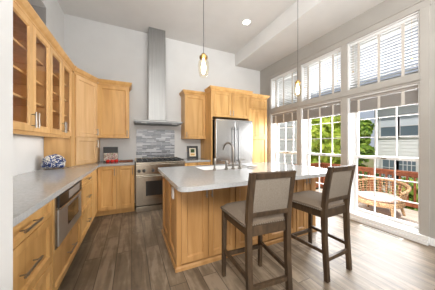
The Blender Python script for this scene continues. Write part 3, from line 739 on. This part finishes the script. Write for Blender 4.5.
# ---------------------------------------------------------------- pendants and downlight
def pendant(x, y, label):
    t = thing('pendant_light', (x, y, 2.0), label, 'pendant light', 'glass jar pendants over the island')
    MB().lathe([(.06, -.02), (.062, -.006), (.062, 0)], (x, y, ZC - .001), 20).build('ceiling_canopy', 'nickel', t, True)
    MB().tube([(x, y, 2.25), (x, y, ZC - .02)], .0035, 6).build('cord', 'steel_dark', t, True)
    MB().lathe([(.02, .05), (.024, .045), (.03, .03), (.045, .022), (.046, -.002), (.036, -.008)], (x, y, 2.215), 20).build('cap', 'brass', t, True)
    prof = [(.036, .212), (.042, .19), (.058, .165), (.062, .13), (.058, .07), (.048, .02), (.036, .0)]
    sh = MB(); sh.lathe(prof, (x, y, 2.005), 24, False); sh.lathe([(r - .003, z) for r, z in prof], (x, y, 2.005), 24, False)
    sh.build('glass_shade', 'jar_glass', t, True)
    MB().lathe([(.013, .2), (.013, .16), (.02, .15), (.026, .11), (.022, .06), (.01, .035)], (x, y, 2.005), 16).build('bulb', 'bulb', t, True)
pendant(.728, 1.93, 'lit glass jar pendant lamp hanging in front of the white back wall')
pendant(2.38, 2.10, 'lit glass jar pendant lamp hanging in front of the windows')
lx, ly = 2.075, 3.08
t = thing('recessed_light', (lx, ly, ZC), 'round lit recessed downlight in the ceiling', 'ceiling light')
MB().lathe([(.095, 0), (.095, -.006), (.07, -.008), (.07, -.0005)], (lx, ly, ZC - .001), 24).build('trim_ring', 'white', t, True)
MB().lathe([(.068, -.004), (.068, -.0095)], (lx, ly, ZC), 24).build('diffuser', 'downlight', t, True)

# ---------------------------------------------------------------- blinds
def blind(a, b, z0, z1, label, lowered):
    t = thing('window_blind', (XR + .06, (a + b) / 2, z0), label, 'blind', 'lowered transom blinds' if lowered else 'raised blinds of the tall windows')
    a += .024; b -= .024; x0, x1 = XR + .028, XR + .078; xm = (x0 + x1) / 2
    MB().box(x0 - .006, x1, a, b, z1 - .062, z1 - .021, .003).build('headrail', 'white' if lowered else 'slat_backlit', t)
    top = z1 - .068
    s = MB()
    if lowered:
        nS = 17
        for k in range(nS):
            z = z0 + .03 + (top - z0 - .03) * k / (nS - 1); tl = .002
            s.add([(x0, a, z + tl), (x1, a, z - tl), (x1, b, z - tl), (x0, b, z + tl), (x0, a, z + tl + .003), (x1, a, z - tl + .003), (x1, b, z - tl + .003), (x0, b, z + tl + .003)],
                  [(3, 2, 1, 0), (4, 5, 6, 7), (0, 1, 5, 4), (1, 2, 6, 5), (2, 3, 7, 6), (3, 0, 4, 7)])
        s.build('slats', 'slat', t)
        MB().box(x0, x1, a, b, z0 + .004, z0 + .018, .003).build('bottom_rail', 'slat', t)
        low = z0 + .01
    else:
        low = z0
        k = 0; z = low + .02
        while z < top:
            s.box(x0, x1, a, b, z, z + .0045); z += .0075
        s.build('slats', 'slat_backlit', t)
        MB().box(x0, x1, a, b, low, low + .016, .003).build('bottom_rail', 'slat_backlit', t)
    for f in (.16, .49, .82):
        y = b - f * (b - a)
        MB().box(x0 - .0035, x0 - .0015, y - .017, y + .017, low, z1 - .03).build('tape', 'tape', t)
    for y, zz in ((a + .06, low + .22), (b - .05, low + .3)):
        if lowered: MB().tube([(x0 - .008, y, zz), (x0 - .008, y, z1 - .065)], .0015, 5).lathe([(.004, .03), (.009, .02), (.008, 0)], (x0 - .008, y, zz - .03), 8).build('tassel', 'brass', t)
nm = ['nearest the pantry cabinet', 'of the middle window bay', 'of the bay before the deck chair']
for (a, b), q in zip(WIN, nm):
    blind(a, b, TZ0 + .006, TZ1, 'lowered white slat blind with tapes in the transom ' + q, True)
    blind(a, b, 1.79, LZ1, 'backlit grey blind stacked atop the tall window ' + q, False)

# ---------------------------------------------------------------- small objects on the counters and walls
# crumpled patterned cloth
def lumpy(name, m, c, rx, ry, rz, seed, label, cat, peak=.28):
    from mathutils import noise
    bm = bmesh.new(); bmesh.ops.create_icosphere(bm, subdivisions=4, radius=1)
    for v in bm.verts:
        d = v.co.normalized(); k = 1 + peak * noise.noise(d * 1.7 + Vector((seed, 0, 0))) + .10 * noise.noise(d * 5 + Vector((0, seed, 0)))
        v.co = Vector((d.x * rx * k, d.y * ry * k, max(-.75, d.z) * rz * k))
    zmin = min(v.co.z for v in bm.verts)
    for v in bm.verts: v.co.z -= zmin
    b = MB(); b.bm.free(); b.bm = bm; bmesh.ops.translate(bm, verts=bm.verts, vec=Vector(c)); o = b.build(name, m, None, True)
    return tag(center(o), label, cat)
lumpy('patterned_cloth', 'bluewhite', (-.985, 3.26, .9145), .135, .10, .10, 3.1, 'crumpled blue and white patterned bundle on the counter by the corner cabinet', 'cloth')
# cookbook on a stand
t = thing('cookbook_stand', (-.36, 4.08, .9145), 'black stand holding an open cookbook on the back counter', 'book stand')
S = Matrix.Translation((-.36, 4.06, .9145)) @ Matrix.Rotation(R(8), 4, 'Z') @ Matrix.Rotation(R(-18), 4, 'X')
MB(S).box(-.125, .125, 0, .012, .012, .30, .003).build('back_plate', 'black', t)
MB(S).box(-.125, .125, -.05, .012, .0, .012, .002).build('ledge', 'black', t)
MB(Matrix.Translation((-.36, 4.06, .9145)) @ Matrix.Rotation(R(8), 4, 'Z')).bar((0, .085, .24), (0, .15, .002), .05, .006).build('prop', 'black', t)
ck = thing('cookbook', (-.36, 4.05, .93), 'open cookbook with colourful food pages on the black stand', 'book')
MB(S).box(-.118, -.002, -.016, -.001, .014, .17, .002).box(.002, .118, -.016, -.001, .014, .17, .002).build('pages', 'paper', ck)
MB(S).box(-.115, -.004, -.0175, -.0162, .018, .165).box(.004, .115, -.0175, -.0162, .018, .165).build('page_picture', 'food', ck)
for i, (x, y, lab) in enumerate(((-.325, 3.90, 'middle red tomato of three before the cookbook'), (-.395, 3.905, 'red tomato on the corner cabinet side before the cookbook'), (-.26, 3.905, 'red tomato on the range side before the cookbook'))):
    tt = thing('tomato', (x, y, .9145), lab, 'tomato', 'tomatoes before the cookbook')
    MB().lathe([(.008, 0), (.024, .004), (.034, .02), (.035, .032), (.028, .048), (.014, .055), (.004, .052)], (x, y, .9145), 16).build('flesh', 'red', tt, True)
    MB().tube([(x, y, .966), (x + .003, y, .975)], .003, 6).build('stem', 'leaf_mid', tt)
o = MB().box(-.22, .02, 3.97, 4.20, .9145, .932, .004).build('cutting_board', 'cedar'); tag(center(o), 'low brown wooden board on the counter beside the range', 'cutting board')
# framed picture
t = thing('picture_frame', (1.27, 4.22, .9145), 'small black framed picture standing on the short counter', 'picture frame')
P = Matrix.Translation((1.305, 4.165, .9145)) @ Matrix.Rotation(R(-4), 4, 'Z') @ Matrix.Rotation(R(-10), 4, 'X')
w_, h_, f_ = .13, .30, .052
MB(P).box(-w_, -w_ + f_, 0, .02, 0, h_, .002).box(w_ - f_, w_, 0, .02, 0, h_, .002).box(-w_ + f_, w_ - f_, 0, .02, 0, f_, .002).box(-w_ + f_, w_ - f_, 0, .02, h_ - f_, h_, .002).build('frame', 'black', t)
MB(P).box(-w_ + f_, w_ - f_, .008, .014, f_, h_ - f_).build('mat_board', 'paper', t)
MB(P).box(-.048, .048, .006, .0085, .14, .225).build('print', 'leaf_dark', t)
MB(P).box(-.048, .048, .006, .0085, .075, .12).build('print', 'brass', t)
def outlet(c, n, label):
    F = Matrix.Translation(c) @ (Matrix.Rotation(R(90), 4, 'Z') if n == 'x' else Matrix.Identity(4))
    t = thing('wall_outlet', c, label, 'outlet', 'white wall outlets over the counters')
    MB(F).box(-.036, .036, -.006, 0, -.058, .058, .002).build('plate', 'white', t)
    MB(F).box(-.016, .016, -.0085, -.005, -.045, -.01, .001).box(-.016, .016, -.0085, -.005, .01, .045, .001).build('socket', 'paper', t)
outlet((XL, 2.46, 1.115), 'x', 'white outlet plate on the wall above the long counter')
outlet((1.20, YB, 1.12), 'y', 'white outlet plate on the back wall beside the framed picture')
# floor register
t = thing('floor_vent', (3.22, 1.38, 0), 'slim slotted floor register before the tall window', 'floor vent')
MB().box(3.185, 3.265, 1.16, 1.66, .0005, .003).build('frame', 'tape', t)
b = MB(); 
for k in range(2): b.box(3.2 + k * .028, 3.218 + k * .028, 1.19, 1.63, .003, .0036)
b.build('slot', 'steel_dark', t)

# ---------------------------------------------------------------- outside: deck, railing, chair, houses, trees
DZ_ = -.31
struct('ground', MB().box(XO + .02, 60, -30, 60, -1.7, -1.5), 'soil')
struct('deck_floor', MB().box(XO + .005, 6.06, -1.6, 4.32, DZ_ - .1, DZ_), 'deck')
def railing(p0, p1, label):
    p0, p1 = Vector(p0), Vector(p1); L = (p1 - p0).length; u = (p1 - p0) / L
    t = thing('deck_railing', ((p0 + p1) / 2).to_3d() + Vector((0, 0, DZ_)), label, 'railing', 'cedar deck railings')
    F = frame(p0, u, Vector((u.y, -u.x)))
    MB(F).box(0, L, -.07, .07, .565, .60, .005).build('cap_rail', 'cedar', t)
    MB(F).box(0, L, -.02, .02, .47, .565, .003).build('top_rail', 'cedar', t)
    MB(F).box(0, L, -.02, .02, DZ_ + .08, DZ_ + .17, .003).build('bottom_rail', 'cedar', t)
    n_ = max(1, round(L / 1.5))
    for k in range(n_ + 1): MB(F).box(max(0, L * k / n_ - .045), min(L, L * k / n_ + .045), -.045, .045, DZ_, .565, .003).build('post', 'cedar', t)
    m_ = int(L / .13)
    for k in range(1, m_):
        a = L * k / m_
        if min(abs(a - L * j / n_) for j in range(n_ + 1)) < .07: continue
        MB(F).box(a - .018, a + .018, -.018, .018, DZ_ + .17, .47).build('baluster', 'cedar', t)
railing((6.0, -1.5), (6.0, 4.2), 'reddish cedar railing along the outer edge of the deck, behind the wicker chair')
railing((6.09, 4.27), (XO + .05, 4.27), 'reddish cedar railing across the end of the deck, beside the white siding')

# wicker barrel chair
t = thing('wicker_chair', (0, 0, 0), 'round-backed wicker armchair with a pale floral cushion on the deck', 'chair')
def arc(r, z, a0=-115, a1=115, n=22, flare=0): return [(r * math.sin(R(a0 + (a1 - a0) * k / n)), -r * .82 * math.cos(R(a0 + (a1 - a0) * k / n)), z) for k in range(n + 1)]
NA = 24; rows = 6
def shell_pt(k, j):
    a = R(-118 + 236 * k / NA); f = j / rows; h = .34 + (.71 - .34) * (.55 + .45 * max(0, math.cos(a * .75)))
    r = .41 + .07 * f; z = .34 + (h - .34) * f
    return Vector((r * math.sin(a), -r * .85 * math.cos(a), z))
b = MB()
for k in range(NA + 1): b.tube([shell_pt(k, j) for j in range(rows + 1)], .007, 5)
for j in range(0, rows + 1): b.tube([shell_pt(k, j) for k in range(NA + 1)], .008, 5)
b.build('backrest', 'wicker', t, True)
b = MB(); b.tube([shell_pt(k, rows) + Vector((0, 0, .012)) for k in range(NA + 1)], .03, 10); b.build('rim', 'wicker', t, True)
b = MB(); b.lathe([(.02, 0), (.39, 0), (.415, .02), (.415, .08), (.40, .10), (.02, .10)], (0, 0, .24), 28); b.build('seat', 'wicker', t, True)
b = MB(); b.lathe([(.02, 0), (.34, 0), (.375, .03), (.37, .07), (.30, .095), (.02, .105)], (0, .02, .34), 28); b.build('cushion', 'floral', t, True)
for sx in (-1, 1):
    MB().tube([(sx * .29, .24, .26), (sx * .33, .31, .12), (sx * .35, .34, 0)], [.03, .026, .022], 10).build('leg', 'wicker', t, True)
    MB().tube([(sx * .28, -.22, .26), (sx * .31, -.27, .12), (sx * .33, -.30, 0)], [.03, .026, .022], 10).build('leg', 'wicker', t, True)
t.location = (5.06, 2.22, DZ_); t.rotation_euler = (0, 0, R(94))

# house across the yard, facing the windows
def house(name_label, X, ya, yb, z0, z1, wins, face='x', sm='siding', lap=.016):
    t = thing('house', (X, (ya + yb) / 2, -1.5) if face == 'x' else ((ya + yb) / 2, X, -1.5), name_label, 'house')
    F = frame((X, 0), (0, 1, 0), (-1, 0, 0)) if face == 'x' else frame((0, X), (1, 0, 0), (0, -1, 0))
    b = MB(F); b.box(ya, yb, -5, 0, z0, z1)
    z = z0
    while z < z1:                                      # lap boards
        b.add([(ya, .0, z), (yb, .0, z), (yb, lap, z), (ya, lap, z), (ya, .0, z + .17), (yb, .0, z + .17), (yb, .004, z + .17), (ya, .004, z + .17)],
              [(0, 1, 2, 3), (4, 5, 6, 7), (3, 2, 6, 7), (0, 4, 7, 3), (1, 2, 6, 5)]); z += .17
    b.build('wall', sm, t)
    MB(F).box(ya - .3, yb + .3, -5.3, .35, z1, z1 + .25).build('roof', 'steel_dark', t)
    MB(F).box(ya - .02, ya + .12, 0, .03, z0, z1).box(yb - .12, yb + .02, 0, .03, z0, z1).build('corner_board', 'white', t)
    for a, b_, w0, w1, nx, ny in wins:
        fr = MB(F); fr.box(a - .1, b_ + .1, .01, .05, w0 - .1, w0).box(a - .1, b_ + .1, .01, .05, w1, w1 + .1).box(a - .1, a, .01, .05, w0, w1).box(b_, b_ + .1, .01, .05, w0, w1)
        for k in range(1, nx): q = a + (b_ - a) * k / nx; fr.box(q - .012, q + .012, .012, .04, w0, w1)
        for k in range(1, ny): q = w0 + (w1 - w0) * k / ny; fr.box(a, b_, .012, .04, q - .015, q + .015)
        wo = fr.build('window', 'white', t)
        MB(F).box(a, b_, .0235, .03, w0, w1).build('pane', 'house_glass', wo)
        MB(F).box(a, b_, .030, .034, (w0 + w1) / 2, w1).build('window_shade', 'shade_cloth', wo) if ny == 1 or ny == 2 else None
    return t
M['house_glass'] = mat('house_window_glass', srgb(110, 124, 134), .05)
M['shade_cloth'] = mat('window_shade_cloth', srgb(214, 220, 226), .8)
house('white lap-sided house across the yard, facing the tall windows', 12.0, 1.2, 5.45, -1.5, 3.3,
      [(4.5, 5.18, 1.65, 2.62, 1, 2), (3.76, 4.42, 1.65, 2.62, 1, 2), (4.55, 5.1, -.9, .52, 2, 3), (3.85, 4.45, -.9, .52, 4, 5)])
house('pale lap-sided house wall beyond the end of the deck', 6.2, 3.9, 7.0, -1.5, 4.6, [], 'y', 'siding_grey', .03)

def tree(x, y, base, h, r, n, leafm, label, seed, trunk=True, ls=.11):
    rnd = random.Random(seed)
    t = thing('tree' if trunk else 'shrub', (x, y, base), label, 'tree' if trunk else 'shrub', 'trees beyond the deck' if trunk else 'shrubs beyond the railing')
    bm = bmesh.new(); blobs = []
    for k in range(11):
        a = rnd.uniform(0, 6.283); q = r * rnd.uniform(.2, .75); zz = base + h * rnd.uniform(.3 if trunk else .2, .9)
        blobs.append((Vector((x + q * math.cos(a), y + q * math.sin(a), zz)), r * rnd.uniform(.3, .5)))
    for i in range(n):
        c, br = rnd.choice(blobs); d = Vector((rnd.gauss(0, 1), rnd.gauss(0, 1), rnd.gauss(0, 1))).normalized()
        p = c + d * br * rnd.uniform(.6, 1.05)
        if p.z < base + .03: continue
        nrm = (d + Vector((rnd.gauss(0, .5), rnd.gauss(0, .5), rnd.gauss(0, .5) + .4))).normalized()
        u = nrm.cross(Vector((rnd.gauss(0, 1), rnd.gauss(0, 1), rnd.gauss(0, 1)))).normalized(); w_ = nrm.cross(u); s = ls * rnd.uniform(.7, 1.3)
        vs = [bm.verts.new(p + v) for v in (-u * s, -u * s * .2 + w_ * s * .45, u * s * .5 + w_ * s * .35, u * s, u * s * .5 - w_ * s * .35, -u * s * .2 - w_ * s * .45)]
        bm.faces.new(vs)
    b = MB(); b.bm.free(); b.bm = bm; b.build('foliage', leafm, t, norm=False)
    b = MB(); b.tube([(x, y, base), (x + .03, y, base + h * .3), (x - .02, y + .05, base + h * .6)], [r * .07, r * .055, r * .03], 8)
    for c, br in blobs[:7]: b.tube([(x, y, base + h * .35), tuple(c)], [r * .04, r * .015], 6)
    b.build('trunk' if trunk else 'stems', 'trunk', t, True)
tree(6.96, 4.9, -1.5, 4.3, 1.05, 5000, 'leaf_bright', 'bright yellow-green tree beyond the deck corner, in the middle window', 1, True, .14)
tree(8.9, 4.95, -1.5, 4.7, .72, 3800, 'leaf_mid', 'mid green tree beside the white house, in the deck chair window', 2, True, .14)
tree(10.2, 8.2, -1.5, 5.6, 2.2, 9000, 'leaf_dark', 'tall dark green tree standing behind the bright tree', 3, True, .19)
tree(13.5, 8.8, -1.5, 4.2, 1.8, 6000, 'leaf_mid', 'mid green tree standing far back beside the house gable', 4, True, .18)
tree(7.1, 2.25, -1.5, 1.75, .6, 1500, 'leaf_mid', 'green shrub seen through the deck railing behind the chair', 5, False, .08)
tree(7.2, 3.6, -1.5, 2.0, .6, 1500, 'leaf_dark', 'dark green shrub beyond the corner of the deck railing', 6, False, .08)
tree(7.1, .85, -1.5, 1.7, .6, 1500, 'leaf_bright', 'bright shrub seen through the railing right of the chair', 8, False, .08)
tree(10.75, 5.58, -1.5, 3.7, .62, 2600, 'leaf_mid', 'tall green shrub at the corner of the white house across the yard', 11, False, .13)
